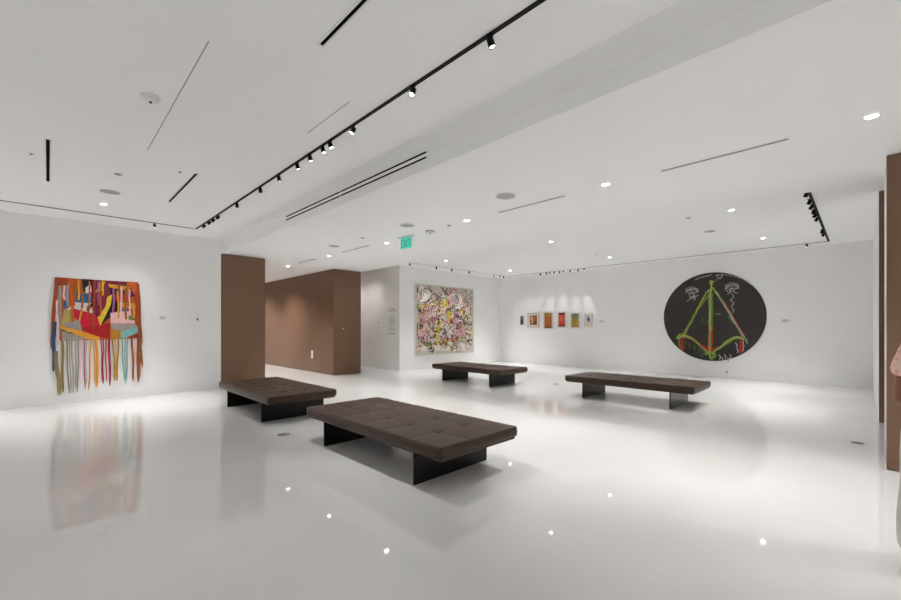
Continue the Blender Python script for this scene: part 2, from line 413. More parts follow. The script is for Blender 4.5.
# ------------------------------------------------------------------ large abstract painting
def abstract():
    y0, y1, z0, z1 = 8.98, 11.93, .46, 2.94
    root = empty('abstract_painting', (AW, (y0 + y1) / 2, z0)); O = Vector(root.location)
    tag(root, 'large pale canvas covered with pink, yellow and black brush scribbles', 'painting')
    X = AW + .045
    mb = MB()
    mb.box(AW - O.x + .002, X - O.x, y0 - O.y, y1 - O.y, 0, z1 - z0, pal('canvas_grey', 198, 196, 184), .004)
    C = dict(black=pal('paint_black', 30, 28, 28), dk=pal('paint_umber', 84, 68, 60), grey=pal('paint_grey', 128, 126, 116), white=pal('paint_white', 228, 222, 212),
             pink=pal('paint_pink', 214, 164, 166), pale=pal('paint_pale_pink', 216, 188, 182), rose=pal('paint_rose', 186, 96, 108), wine=pal('paint_wine', 132, 56, 70),
             yellow=pal('paint_yellow', 206, 186, 52), ochre=pal('paint_ochre', 206, 150, 60), lilac=pal('paint_lilac', 196, 164, 188), green=pal('paint_green', 138, 136, 70),
             cream=pal('paint_cream', 216, 204, 170), moss=pal('paint_moss', 104, 108, 92))
    rnd = random.Random(21); lay = [0]
    def P(u, v): return Vector((X - O.x, y0 + u * (y1 - y0) - O.y, (1 - v) * (z1 - z0)))
    def blob(c, u, v, ru, rv, lift=.0015):
        lay[0] += 1; n = 14
        pts = []
        for k in range(n):
            a = 2 * PI * k / n; q = rnd.uniform(.65, 1.2)
            uu = min(.985, max(.015, u + ru * q * math.cos(a))); vv = min(.985, max(.015, v + rv * q * math.sin(a)))
            pts.append(P(uu, vv))
        mb.poly(pts, (lift + .00002 * lay[0], 0, 0), C[c])
    for c, u, v, ru, rv in [('pale', .5, .5, .44, .40), ('white', .12, .16, .12, .16), ('white', .2, .26, .1, .1), ('cream', .9, .55, .09, .3), ('white', .5, .9, .46, .07), ('pale', .15, .65, .12, .2),
                            ('pink', .17, .42, .13, .12), ('rose', .17, .36, .09, .05), ('wine', .27, .47, .05, .05), ('yellow', .05, .33, .04, .05), ('ochre', .17, .29, .13, .02), ('yellow', .47, .26, .08, .08),
                            ('yellow', .53, .4, .05, .1), ('ochre', .6, .5, .09, .07), ('lilac', .68, .5, .1, .12), ('yellow', .37, .62, .06, .16), ('yellow', .33, .72, .05, .08), ('white', .7, .3, .09, .08),
                            ('yellow', .8, .36, .06, .05), ('pink', .4, .4, .07, .1), ('pink', .72, .68, .13, .14), ('rose', .65, .8, .07, .06), ('wine', .7, .76, .05, .03), ('ochre', .42, .83, .07, .05),
                            ('green', .2, .84, .1, .04), ('yellow', .36, .83, .06, .04), ('pale', .85, .16, .1, .1), ('white', .55, .65, .05, .08), ('lilac', .45, .72, .05, .09), ('pink', .1, .5, .06, .08),
                            ('cream', .62, .9, .05, .05), ('dk', .25, .92, .05, .05), ('grey', .35, .16, .08, .06), ('green', .6, .93, .03, .04), ('pale', .28, .18, .05, .06)]:
        blob(c, u, v, ru, rv)
    def curl(c, u, v, s, w, turns, lift):
        a = rnd.uniform(0, 6.28); k1 = rnd.uniform(-1, 1) * turns; n = 12; pts = []; x, y = u, v
        for j in range(n):
            x = min(.975, max(.025, x)); y = min(.975, max(.025, y))
            pts.append(P(x, y)); x += s / n * math.cos(a); y += s / n * 1.15 * math.sin(a); a += k1 + rnd.uniform(-.35, .35)
        mb.ribbon(pts, [w * rnd.uniform(.6, 1.3) for _ in range(n)], (1, 0, 0), lift, C[c])
    cols = ['pink', 'pale', 'rose', 'white', 'lilac', 'yellow', 'cream', 'grey', 'pale', 'white', 'canvas', 'canvas']
    C['canvas'] = pal('canvas_grey', 198, 196, 184)
    for k in range(170):
        curl(rnd.choice(cols), rnd.uniform(.05, .95), rnd.uniform(.06, .92), rnd.uniform(.10, .24), rnd.uniform(.03, .075), .45, .005 + .00001 * k)
    for c, u, v, ru, rv in [('yellow', .47, .27, .06, .06), ('yellow', .36, .6, .04, .12), ('yellow', .55, .42, .035, .08), ('yellow', .8, .36, .045, .045), ('rose', .18, .37, .08, .035), ('pink', .17, .43, .08, .06),
                            ('ochre', .16, .29, .11, .014), ('wine', .27, .47, .035, .035), ('ochre', .6, .49, .06, .045), ('lilac', .69, .5, .06, .07), ('wine', .68, .77, .06, .03), ('rose', .62, .8, .05, .04),
                            ('yellow', .06, .33, .035, .035), ('ochre', .42, .83, .05, .035), ('pink', .74, .66, .08, .08), ('green', .2, .84, .07, .025), ('white', .13, .17, .07, .08), ('white', .7, .31, .05, .04), ('yellow', .34, .76, .04, .05), ('yellow', .38, .84, .04, .03)]:
        blob(c, u, v, ru * .8, rv * .8, .0068)
    for k in range(170):
        u = rnd.uniform(.03, .97); v = rnd.uniform(.03, .9)
        c = rnd.choice(['dk', 'grey', 'grey', 'black', 'moss']) if v < .28 or u > .85 else rnd.choice(['black', 'dk', 'dk', 'grey', 'wine', 'rose'])
        curl(c, u, v, rnd.uniform(.05, .2), rnd.uniform(.016, .036), .5, .0085 + .00001 * k)
    for k in range(70):
        curl(rnd.choice(['white', 'pale', 'yellow', 'pink']), rnd.uniform(.08, .92), rnd.uniform(.12, .88), rnd.uniform(.05, .16), rnd.uniform(.012, .026), .5, .0105 + .00001 * k)
    for k in range(60):
        curl('black', rnd.uniform(.05, .95), rnd.uniform(.3, .88), rnd.uniform(.03, .09), rnd.uniform(.024, .042), .5, .012 + .00001 * k)
    mb.build('canvas', root)
    fr = MB(); W = pal('pale_frame', 226, 224, 220)
    for a, b, c, d in [(y0 - .02, y0, z0 - .02, z1 + .02), (y1, y1 + .02, z0 - .02, z1 + .02), (y0, y1, z0 - .02, z0), (y0, y1, z1, z1 + .02)]:
        fr.box(.002, .06, a - O.y, b - O.y, c - O.z, d - O.z, W)
    fr.build('frame', root)
abstract()

# ------------------------------------------------------------------ round black painting
def roundel():
    cx, cz, R = -3.1, 1.75, 1.285
    root = empty('round_painting', (cx, RW, cz - R))
    tag(root, 'big round black painting with green and red anchor-like strokes', 'painting')
    T = Matrix.Translation((0, 0, R)) @ Matrix.Rotation(PI / 2, 4, 'X')
    mb = MB()
    K = mat('black_canvas', srgb(40, 37, 35), .55, noise=(1.6, .22, 4))
    mb.lathe([(R - .01, .012), (R, .016), (R, .03), (R - .008, .036), (0, .036)], K, 72, T, sm=False)
    MB().lathe([(R - .06, .002), (R - .03, .002), (R - .03, .0115), (R - .06, .0115), (R - .06, .002)], pal('stretcher_wood', 120, 96, 70), 72, T, sm=False, cap=False).build('stretcher_frame', root)
    yf = -.0395
    C = dict(green=pal('stroke_green', 118, 158, 52), lime=pal('stroke_lime', 170, 186, 72), red=pal('stroke_red', 190, 48, 32), white=pal('stroke_grey', 186, 182, 172), dkgreen=pal('stroke_moss', 84, 112, 50), dkred=pal('stroke_rust', 150, 44, 30))
    def P(u, v): u += .055 * max(0, 1 - u * u); return Vector((u * R, yf, R + v * R))
    lay = [0]
    def st(c, pts, w, jit=.0):
        lay[0] += 1
        P2 = []
        n = max(2, 6)
        rr = random.Random(lay[0])
        for k in range(len(pts) - 1):
            for j in range(n):
                t = j / n; u = pts[k][0] + (pts[k + 1][0] - pts[k][0]) * t; v = pts[k][1] + (pts[k + 1][1] - pts[k][1]) * t
                P2.append(P(u + rr.uniform(-jit, jit), v + rr.uniform(-jit, jit)))
        P2.append(P(*pts[-1]))
        mb.ribbon(P2, [w * R * rr.uniform(.55, 1.1) for _ in P2], (0, -1, 0), .0012 + .0002 * lay[0], C[c])
    def sm(pts):   # smooth polyline by Catmull-Rom
        o = []
        for k in range(len(pts) - 1):
            p0, p1, p2, p3 = pts[max(0, k - 1)], pts[k], pts[k + 1], pts[min(len(pts) - 1, k + 2)]
            for j in range(5):
                t = j / 5
                o.append(tuple(.5 * (2 * p1[d] + (p2[d] - p0[d]) * t + (2 * p0[d] - 5 * p1[d] + 4 * p2[d] - p3[d]) * t * t + (-p0[d] + 3 * p1[d] - 3 * p2[d] + p3[d]) * t ** 3) for d in (0, 1)))
        return o + [pts[-1]]
    # red underlayer
    st('red', [(-.06, -.2), (-.07, -.6), (-.08, -.82)], .13, .006)
    st('red', [(-.24, -.66), (-.12, -.76), (.0, -.82)], .07, .01); st('red', [(.1, -.68), (.0, -.76), (-.1, -.84)], .06, .01)
    st('red', [(-.62, -.52), (-.64, -.66), (-.61, -.79)], .055, .008); st('red', [(.51, -.5), (.52, -.64), (.5, -.8)], .06, .008)
    st('dkred', [(-.22, .36), (-.36, .06), (-.5, -.2)], .03, .006); st('dkred', [(.2, .34), (.32, .08), (.46, -.2), (.58, -.42)], .035, .006)
    st('red', [(-.7, -.46), (-.6, -.42)], .05); st('red', [(-.5, -.47), (-.3, -.6), (-.12, -.76)], .03, .006)
    # mast
    st('green', [(-.07, .62), (-.06, .3), (-.07, .0), (-.06, -.2)], .085, .006)
    st('lime', [(-.05, .8), (-.055, .55)], .045, .006); st('lime', [(-.06, .5), (-.075, .1), (-.07, -.4), (-.08, -.95)], .035, .005)
    st('dkgreen', [(-.02, .4), (-.02, .05), (-.03, -.3)], .018, .006); st('green', [(-.09, -.25), (-.08, -.6), (-.08, -.86)], .03, .005)
    st('lime', [(-.09, .76), (-.06, .82), (.0, .77)], .03)
    # stays
    st('white', [(-.13, .58), (-.35, .14), (-.62, -.44)], .018, .003); st('lime', [(-.15, .56), (-.3, .24), (-.36, .1)], .028, .006); st('green', [(-.36, .12), (-.55, -.28)], .014, .004)
    st('white', [(.0, .6), (.2, .24), (.56, -.44)], .018, .003); st('lime', [(.0, .6), (.1, .46)], .026, .004); st('dkgreen', [(.28, .0), (.38, -.16)], .04, .01)
    st('lime', [(-.13, .58), (-.02, .66), (.02, .58)], .022, .005)
    # flukes
    st('lime', sm([(-.73, -.52), (-.66, -.45), (-.5, -.45), (-.36, -.56), (-.2, -.74), (-.08, -.84)]), .036, .004)
    st('lime', sm([(-.08, -.84), (.1, -.7), (.26, -.54), (.42, -.45), (.54, -.47)]), .036, .004)
    st('green', sm([(-.7, -.5), (-.5, -.47), (-.3, -.64), (-.1, -.82)]), .02, .006); st('green', sm([(-.06, -.84), (.2, -.64), (.4, -.49)]), .03, .006)
    st('green', [(-.18, -.86), (-.08, -.8), (.03, -.86), (-.07, -.97)], .07, .01)
    st('lime', [(-.68, -.46), (-.69, -.62), (-.66, -.74)], .02, .004); st('white', [(.55, -.46), (.57, -.64), (.55, -.76)], .018, .004)
    st('lime', [(-.74, -.5), (-.68, -.4), (-.58, -.4)], .02, .008); st('lime', [(.5, -.44), (.6, -.5), (.64, -.6)], .018, .01); st('white', [(.56, -.4), (.64, -.54)], .014, .01)
    # pale scribbles
    st('white', sm([(-.55, .58), (-.48, .64), (-.38, .65), (-.31, .6), (-.36, .56), (-.5, .56)]), .02, .006)
    st('white', [(-.5, .56), (-.46, .44), (-.4, .5), (-.36, .4)], .018, .008); st('white', [(-.53, .36), (-.44, .44), (-.3, .5)], .016, .008); st('white', [(-.46, .6), (-.38, .5), (-.4, .38)], .014, .008)
    st('white', sm([(.22, .62), (.3, .69), (.4, .69), (.47, .64), (.42, .6), (.28, .6)]), .02, .006)
    st('white', [(.22, .6), (.3, .52), (.34, .64), (.4, .52), (.46, .5)], .016, .008); st('white', [(.26, .48), (.36, .56)], .014, .004)
    st('white', sm([(.34, .5), (.38, .42), (.32, .36), (.38, .28), (.33, .22), (.38, .14), (.36, .08)]), .016, .004)
    st('white', sm([(-.36, .86), (-.26, .9), (-.12, .93), (-.04, .945)]), .014, .006); st('white', sm([(.2, .93), (.4, .87), (.58, .78), (.72, .66)]), .012, .005)
    st('white', [(.04, .93), (.18, .93), (.11, .84), (.05, .92)], .016, .004); st('lime', [(.08, .86), (.02, .8)], .012, .004)
    st('dkgreen', sm([(-.2, -.02), (-.24, -.1), (-.18, -.16), (-.12, -.1)]), .014, .006); st('white', [(.02, .05), (.14, .06)], .01, .008)
    for q in range(3):
        st('lime' if q != 1 else 'green', [(-.14 + .02 * q, .55 - .03 * q), (-.36 + .012 * q, .12), (-.6 + .02 * q, -.42)], .009, .008)
        st('white' if q else 'lime', [(.0 + .02 * q, .58), (.2 + .015 * q, .24), (.54 + .02 * q, -.44)], .008, .008)
        st(['white', 'lime', 'dkgreen'][q], [(-.1 + .03 * q, .6), (-.09 + .025 * q, .1), (-.1 + .02 * q, -.5), (-.09 + .02 * q, -.88)], .009, .012)
        st(['white', 'lime', 'red'][q], sm([(-.7, -.5 - .02 * q), (-.56, -.45 - .02 * q), (-.36, -.58), (-.12, -.82 + .02 * q)]), .01, .01)
        st(['white', 'lime', 'dkgreen'][q], sm([(-.04, -.84 + .02 * q), (.24, -.58), (.42, -.46 - .02 * q), (.55, -.5)]), .01, .01)
        st('white', sm([(-.56, .57 + .04 * q), (-.44, .63 + .035 * q), (-.31, .58 + .03 * q)]), .01, .008)
        st('white', sm([(.21, .6 + .04 * q), (.34, .66 + .04 * q), (.48, .6 + .04 * q)]), .01, .008)
    for u, v in [(-.3, -.7), (-.22, -.78), (-.26, -.84), (.1, -.86), (.14, -.9), (.2, -.84), (.26, -.9), (.3, -.84), (.42, -.58), (.44, -.7), (-.5, -.62), (-.58, -.56), (-.4, -.66)]:
        st('white' if u > 0 else 'dkgreen', [(u, v), (u + .03, v - .05), (u + .01, v - .1)], .018, .01)
    mb.build('canvas', root)
roundel()

# ------------------------------------------------------------------ six small works
def small_work(x0, x1, z0, z1, label, kind, fw):
    root = empty('framed_picture', ((x0 + x1) / 2, RW, z0)); cx = (x0 + x1) / 2
    tag(root, label, 'picture', 'small works on the right wall')
    hw = (x1 - x0) / 2; hh = z1 - z0
    fm = pal('white_frame', 214, 208, 204) if kind not in ('sepia',) else pal('cream_frame', 196, 188, 172)
    f = MB()
    for a, b, c, d in [(-hw, -hw + .03, 0, hh), (hw - .03, hw, 0, hh), (-hw + .03, hw - .03, 0, .03), (-hw + .03, hw - .03, hh - .03, hh)]:
        f.box(a, b, -.05, -.003, c, d, fm)
    f.build('frame', root)
    p = MB(); i0 = fw
    p.box(-hw + .03, hw - .03, -.03, -.004, .03, hh - .03, pal('mount_board', 222, 218, 210))
    def r(u0, u1, v0, v1, c, l=1):    # picture area, v up
        w = 2 * hw - 2 * i0; h = hh - 2 * i0
        p.box(-hw + i0 + u0 * w, -hw + i0 + u1 * w, -.03 - .002 * l, -.03, i0 + v0 * h, i0 + v1 * h, c)
    if kind == 'dark':
        r(0, 1, 0, 1, pal('print_charcoal', 66, 66, 64)); r(.15, .45, .5, .85, pal('print_mid_grey', 120, 120, 116), 2); r(.5, .85, .15, .5, pal('print_near_black', 34, 34, 34), 2)
    elif kind == 'sepia':
        r(0, 1, 0, 1, pal('print_brown', 140, 92, 56)); r(.1, .4, .55, .9, pal('print_peach', 206, 150, 116), 2); r(.45, .9, .5, .8, pal('print_rust', 176, 84, 40), 2); r(.2, .5, .1, .5, pal('print_rust', 176, 84, 40), 2); r(.55, .9, .1, .42, pal('print_umber', 96, 62, 40), 2); r(.3, .42, .2, .8, pal('print_cream', 206, 180, 140), 3)
    elif kind == 'orange':
        r(0, 1, 0, 1, pal('print_orange', 178, 96, 40)); r(0, 1, .72, 1, pal('print_ochre', 166, 122, 40), 2); r(.25, .33, .74, 1, pal('print_gold', 196, 150, 50), 3); r(.6, .68, .74, 1, pal('print_gold', 196, 150, 50), 3); r(0, 1, 0, .06, pal('print_umber', 96, 62, 40), 2); r(.12, .2, .72, .95, pal('print_umber', 96, 62, 40), 3)
    elif kind == 'red':
        r(0, 1, 0, 1, pal('print_vermilion', 190, 76, 52)); r(0, 1, .86, 1, pal('print_dark_brown', 84, 34, 26), 2); r(0, 1, 0, .1, pal('print_dark_red', 116, 22, 20), 2); r(0, 1, .1, .3, pal('print_scarlet', 196, 50, 40), 2); r(.3, .6, .4, .75, pal('print_coral', 204, 106, 76), 2)
    elif kind == 'olive':
        r(0, 1, 0, 1, pal('print_olive', 158, 132, 56)); r(0, 1, .6, 1, pal('print_slate_green', 126, 130, 90), 2); r(0, 1, .9, 1, pal('print_slate', 96, 100, 98), 3); r(.6, .85, .2, .42, pal('print_bright_orange', 222, 136, 40), 2); r(.2, .28, .3, .9, pal('print_moss', 110, 112, 60), 3); r(.5, .58, .4, .9, pal('print_moss', 110, 112, 60), 3)
    elif kind == 'sketch':
        r(0, 1, 0, 1, pal('print_paper', 212, 202, 200)); r(.3, .6, .5, .85, pal('print_charcoal', 66, 66, 64), 2); r(.45, .75, .4, .65, pal('print_near_black', 34, 34, 34), 3); r(.35, .5, .25, .45, pal('print_mid_grey', 120, 120, 116), 2)
    p.build('picture', root)
small_work(-9.86, -9.64, 1.52, 1.92, 'small dark grey picture, first at the left of the row of six', 'dark', .035)
small_work(-9.47, -8.93, 1.43, 2.01, 'small brown picture in wide cream frame, second from the left', 'sepia', .10)
small_work(-8.74, -8.33, 1.37, 2.04, 'small orange picture with ochre top edge, third from the left', 'orange', .045)
small_work(-8.13, -7.77, 1.42, 2.03, 'small red picture with dark bands at top and bottom', 'red', .045)
small_work(-7.59, -7.22, 1.40, 1.98, 'small olive green picture with orange spot', 'olive', .045)
small_work(-7.03, -6.74, 1.45, 1.93, 'small white framed black sketch, last at the right of the row of six', 'sketch', .05)

# ------------------------------------------------------------------ small wall things
def wall_label(name, loc, w, h, axis, label, cat='label'):
    """printed card; axis 'X' = on a wall facing +x, 'Y' = on a wall facing -y"""
    root = empty(name, loc); tag(root, label, cat)
    c = MB()
    if axis == 'X': c.box(.001, .008, -w / 2, w / 2, 0, h, M['label'])
    else: c.box(-w / 2, w / 2, -.008, -.001, 0, h, M['label'])
    c.build('card', root)
    t = MB()
    for k in range(3):
        z = h * (.72 - .22 * k); ww = w * (.36, .30, .22)[k]
        if axis == 'X': t.box(.008, .0095, -w * .4, -w * .4 + ww * 2, z, z + h * .09, M['labeltext'])
        else: t.box(-w * .4, -w * .4 + ww * 2, -.0095, -.008, z, z + h * .09, M['labeltext'])
    t.build('printed_lines', root)
wall_label('wall_label', (LW, 1.77, 1.60), .13, .09, 'X', 'small white caption card on left wall beside the textile hanging')
wall_label('wall_label', (-6.40, RW, 1.59), .18, .10, 'Y', 'small white caption card right of the row of six pictures')
wall_label('wall_label', (-1.42, RW, 1.56), .18, .10, 'Y', 'small white caption card right of the round black painting')
def wall_device(name, loc, w, h, axis, label, cat):
    root = empty(name, loc); tag(root, label, cat)
    p = MB(); b = MB()
    if axis == 'X':
        p.box(.001, .012, -w / 2, w / 2, 0, h, M['whiteplastic'], .003); b.box(.012, .018, -w * .22, w * .22, h * .3, h * .7, M['greyslot'], .001)
    else:
        p.box(-w / 2, w / 2, -.012, -.001, 0, h, M['whiteplastic'], .003); b.box(-w * .22, w * .22, -.018, -.012, h * .3, h * .7, M['greyslot'], .001)
    p.build('cover_plate', root); b.build('button', root)
wall_device('wall_switch', (LW, 2.42, 1.565), .075, .115, 'X', 'small grey wall switch on left wall near the brown pillar', 'switch')
wall_device('wall_switch', (-12.03, RY, 1.56), .075, .115, 'Y', 'small grey wall switch on white wall left of the wall text', 'switch')
wall_device('wall_switch', (-12.55, RY, .84), .07, .10, 'Y', 'small low white socket plate on white wall beside brown block', 'socket')
wall_device('wall_switch', (-1.9 - .82, RW, .12), .07, .10, 'Y', 'low white socket plate under the round black painting', 'socket')
def outlet():
    root = empty('outlet_plate', (-12.515, 6.08, .44)); tag(root, 'white rectangular plate low on the long brown wall', 'socket')
    MB().box(-.06, .06, -.012, -.001, 0, .25, M['whiteplastic'], .003).build('cover_plate', root)
    MB().box(-.022, .022, -.016, -.012, .06, .19, pal('ivory_insert', 214, 206, 190), .001).build('socket_insert', root)
outlet()
def knob(loc, axis, label):
    root = empty('door_knob', loc); tag(root, label, 'knob')
    T = Matrix.Rotation(PI / 2, 4, 'X') if axis == 'Y' else Matrix.Rotation(PI / 2, 4, 'Y')
    MB().lathe([(.022, -.0005), (.022, .006)], M['chrome'], 20, T).build('rose', root)
    MB().lathe([(.008, .006), (.008, .02), (.018, .026), (.02, .034), (.012, .042), (0, .043)], M['chrome'], 20, T).build('handle', root)
knob((-11.24, 6.08, 1.39), 'Y', 'tiny metal knob on long face of brown block near its corner')
knob((-11.14, 6.40, 1.40), 'X', 'tiny metal knob on narrow end face of brown block')
# vinyl wall text: too small to read, kept as grey lines
def wall_text():
    root = empty('wall_text', (-11.27, RY, 1.18)); tag(root, 'block of small grey wall text left of the large abstract painting', 'wall text')
    rows = [(.89, .30), (.84, .46), (.80, .54), (.68, .16), (.60, .40), (.54, .30), (.49, .34), (.44, .36), (.39, .32), (.33, .44), (.27, .16), (.20, .38), (.16, .42), (.06, .30), (.02, .56)]
    rr = random.Random(3)
    for z, w in rows:
        x = -w / 2; m = MB()
        while x < w / 2:
            l = min(rr.uniform(.02, .075), w / 2 - x)
            m.box(x, x + max(l, .01), -.003, -.0005, z, z + .018, M['text']); x += l + .012
        m.build('text_line', root)
wall_text()

# ------------------------------------------------------------------ ceiling slots
def slot(x0, x1, y, z, w, label, mname='void', lip=True, cat='air slot', axis='X'):
    cx = (x0 + x1) / 2
    root = empty('linear_diffuser', (cx, y, z) if axis == 'X' else (y, cx, z)); tag(root, label, cat)
    hl = (x1 - x0) / 2
    def bx(m, a, b, c, d, e, f, mt):
        if axis == 'X': m.box(a, b, c, d, e, f, mt)
        else: m.box(c, d, a, b, e, f, mt)
    if lip:
        f = MB(); t = .014
        bx(f, -hl - t, hl + t, -w / 2 - t, -w / 2, -.006, -.0005, M['whiteplastic']); bx(f, -hl - t, hl + t, w / 2, w / 2 + t, -.006, -.0005, M['whiteplastic'])
        bx(f, -hl - t, -hl, -w / 2, w / 2, -.006, -.0005, M['whiteplastic']); bx(f, hl, hl + t, -w / 2, w / 2, -.006, -.0005, M['whiteplastic'])
        f.build('frame', root)
    s = MB(); bx(s, -hl, hl, -w / 2, w / 2, -.003, -.0005, M[mname]); s.build('slot', root)
    return root
slot(-8.05, -6.25, 0.0, H, .032, 'short black ceiling slot nearest the left edge, above left wall hanging')
slot(-7.97, -6.25, 1.41, H, .03, 'black ceiling slot between the left wall and the long spotlight rail')
slot(-2.76, -.6, 1.41, H, .026, 'black ceiling slot at the top edge, closest to the viewer')
slot(-5.82, -3.30, .82, H, .006, 'long hairline seam in the left ceiling beside the smoke detector', 'paleslot', False, 'ceiling seam')
slot(-4.13, -3.28, 1.95, H, .005, 'short hairline seam beside the long spotlight rail', 'paleslot', False, 'ceiling seam')
LABS = [(-3.90, -2.79, 'thin grey slot in the low ceiling beside the large round speaker'), (-1.58, -.49, 'thin grey slot in the low ceiling at the right, longest in view'),
        (-10.87, -9.85, 'thin grey slot above the long face of brown block, left of two'), (-8.54, -7.41, 'thin grey slot above the corner of brown block, right of two')]
for a, b, lb in LABS: slot(a, b, 4.88, HL, .032, lb, 'greyslot', True)
# double slot in the bulkhead face
def face_slot():
    root = empty('bulkhead_diffuser', (-5.25, NY, 3.325)); tag(root, 'long double black slot in the face of the ceiling bulkhead', 'air slot')
    f = MB()
    f.box(-1.87, 1.87, -.006, -.001, -.028, .088, M['ceil']); f.build('frame', root)
    for z in (0, .058):
        MB().box(-1.86, 1.86, -.009, -.004, z - .009, z + .010, M['void']).build('slot', root)
    MB().box(-.01, .01, -.010, -.006, -.012, .072, M['whiteplastic']).build('joint_cover', root)
face_slot()

# ------------------------------------------------------------------ lights
def spot(parent, name, energy, size, blend, loc=(0, 0, 0), radius=.03, col=(1, .985, .965)):
    l = bpy.data.lights.new(name, 'SPOT'); l.energy = energy; l.spot_size = math.radians(size); l.spot_blend = blend
    l.shadow_soft_size = radius; l.color = col
    o = bpy.data.objects.new(name, l); COL.objects.link(o); o.location = loc
    if parent: o.parent = parent
    return o

DOWN_W = 178
def make_downlight():
    root = empty('downlight', (0, 0, 0))
    MB().lathe([(.054, -.0005), (.058, -.003), (.056, -.007), (.044, -.008), (.041, -.004)], M['whiteplastic'], 32, cap=False).build('trim_ring', root)
    MB().lathe([(.04, -.0035), (.04, -.001)], M['lamp'], 32).build('lens', root)
    return root
dl = make_downlight()
DL = [(.05, 4.85, HL, 'round recessed downlight at the far right of the low ceiling, largest in view'),
      (-2.21, 4.85, HL, 'round recessed downlight between the two thin slots of the low ceiling'),
      (-4.56, 4.88, HL, 'round recessed downlight in the low ceiling left of the large speaker disc'),
      (-6.95, 5.0, HL, 'round recessed downlight just left of the green exit sign'),
      (-9.20, 4.90, HL, 'round recessed downlight between the two thin slots above the brown block'),
      (-11.6, 4.90, HL, 'round recessed downlight deep in the passage above the brown block'),
      (-1.62, 8.52, H, 'round recessed downlight in the right ceiling left of the crosswise spotlight rail'),
      (-5.27, 8.60, H, 'round recessed downlight in the right ceiling above the bench by the abstract painting'),
      (-9.05, 8.75, H, 'round recessed downlight above the top of the large abstract painting'),
      (-1.62, 11.73, H, 'round recessed downlight above the round black painting'),
      (-5.24, 11.76, H, 'round recessed downlight above the row of six pictures, close to the right wall'),
      (-8.98, 11.9, H, 'round recessed downlight in the far corner of the right ceiling'),
      (-8.90, .66, H, 'round recessed downlight in the left ceiling above the textile hanging')]
UNSEEN = [(2.4, 4.85, HL), (4.7, 4.85, HL), (-8.9, -3.2, H), (-5.2, -3.2, H), (-1.6, -3.2, H), (2.0, -3.2, H), (4.8, -3.2, H), (-8.9, -5.8, H), (-5.2, -5.8, H), (-1.6, -5.8, H), (2.0, -5.8, H), (4.8, -5.8, H), (2.0, .66, H), (4.8, .66, H), (-13.9, 4.9, HL), (-16.2, 4.9, HL), (-12.3, 7.6, H), (-13.4, 7.6, H), (-14.6, 7.6, H), (-16.2, 7.6, H)]  # added lamps out of view, brightening ceilings, brown block and passage wall
for k, (x, y, z, lb) in enumerate(DL + [(a, b, c, None) for a, b, c in UNSEEN]):
    o = dl if k == 0 else copy_tree(dl)
    o.location = (x, y, z)
    tag(o, lb or 'unseen recessed downlight added to brighten the rooms and passage', 'downlight', 'recessed downlights' if lb else 'added unseen downlights')
    pw = DOWN_W * (.75 if k == 0 else 1) if lb else DOWN_W * (.55 if y < 4 else .2 if y > 6 else 1.4 if x < 0 else .7)
    spot(o, 'downlight_lamp', pw, 84 if lb else 100 if y < 4 else 135, .95, (0, 0, -.02), .05)

# ------------------------------------------------------------------ spotlight rails
def rail(x0, x1, c, axis, z, label, w=.034, d=.03, m='black'):
    cx = (x0 + x1) / 2; hl = (x1 - x0) / 2
    root = empty('spotlight_rail', (cx, c, z) if axis == 'X' else (c, cx, z)); tag(root, label, 'light rail')
    b = MB()
    if axis == 'X': b.box(-hl, hl, -w / 2, w / 2, -d, -.0005, M[m])
    else: b.box(-w / 2, w / 2, -hl, hl, -d, -.0005, M[m])
    b.build('rail_body', root)
    for s in (-1, 1):
        e = MB()
        a0, a1 = sorted((s * hl, s * (hl + .012)))
        if axis == 'X': e.box(a0, a1, -w / 2 - .002, w / 2 + .002, -d - .002, -.0005, M[m])
        else: e.box(-w / 2 - .002, w / 2 + .002, a0, a1, -d - .002, -.0005, M[m])
        e.build('end_cap', root)
rail(-9.77, .8, 2.20, 'X', H, 'long black spotlight rail running along the left ceiling beside the bulkhead', .034, .008)
rail(-6.2, 2.15, -9.79, 'Y', H, 'thin dark spotlight rail parallel to the left wall above the textile hanging', .028, .008, 'greyslot')
rail(8.15, 13.2, -10.12, 'Y', H, 'thin spotlight rail above the large abstract painting', .02, .006, 'paleslot')
rail(-10.1, -.6, 13.25, 'X', H, 'thin spotlight rail along the right wall above the row of pictures', .026, .008, 'greyslot')
rail(7.92, 13.2, -.575, 'Y', H, 'short thick black rail crowded with spotlights at the right', .04, .012)

def make_head():
    root = empty('spotlight', (0, 0, 0))
    MB().box(-.022, .022, -.011, .011, -.012, -.0005, M['black'], .002).lathe([(.006, -.03), (.006, -.01)], M['black'], 12).build('adapter', root)
    h = MB().lathe([(.016, .026), (.024, .022), (.025, -.03), (.027, -.032), (.027, -.042), (.023, -.042), (.022, -.036)], M['black'], 24, cap=False)
    h.lathe([(.0, .0265), (.0165, .026)], M['black'], 24, cap=False)
    hd = h.build('lamp_head', root, (0, 0, -.045))
    MB().lathe([(.022, -.038), (.022, -.035)], M['spotlens'], 20).build('lens', hd)
    return root
head = make_head(); first = [True]
def put_head(x, y, z, target, label, group, e, size, blend=.6):
    if first[0]: o = head; first[0] = False
    else: o = copy_tree(head)
    o.location = (x, y, z); tag(o, label, 'spotlight', group)
    hd = [c for c in o.children if c.name.startswith('lamp_head')][0]
    d = Vector(target) - Vector((x, y, z - .045))
    hd.rotation_mode = 'QUATERNION'; hd.rotation_quaternion = d.to_track_quat('-Z', 'Y')
    if e: spot(hd, 'spotlight_lamp', e, size, blend, (0, 0, -.048), .022)
    return o
ORD = ['first', 'second', 'third', 'fourth', 'fifth', 'sixth', 'seventh', 'eighth', 'ninth', 'tenth', 'eleventh', 'twelfth', 'thirteenth', 'fourteenth']
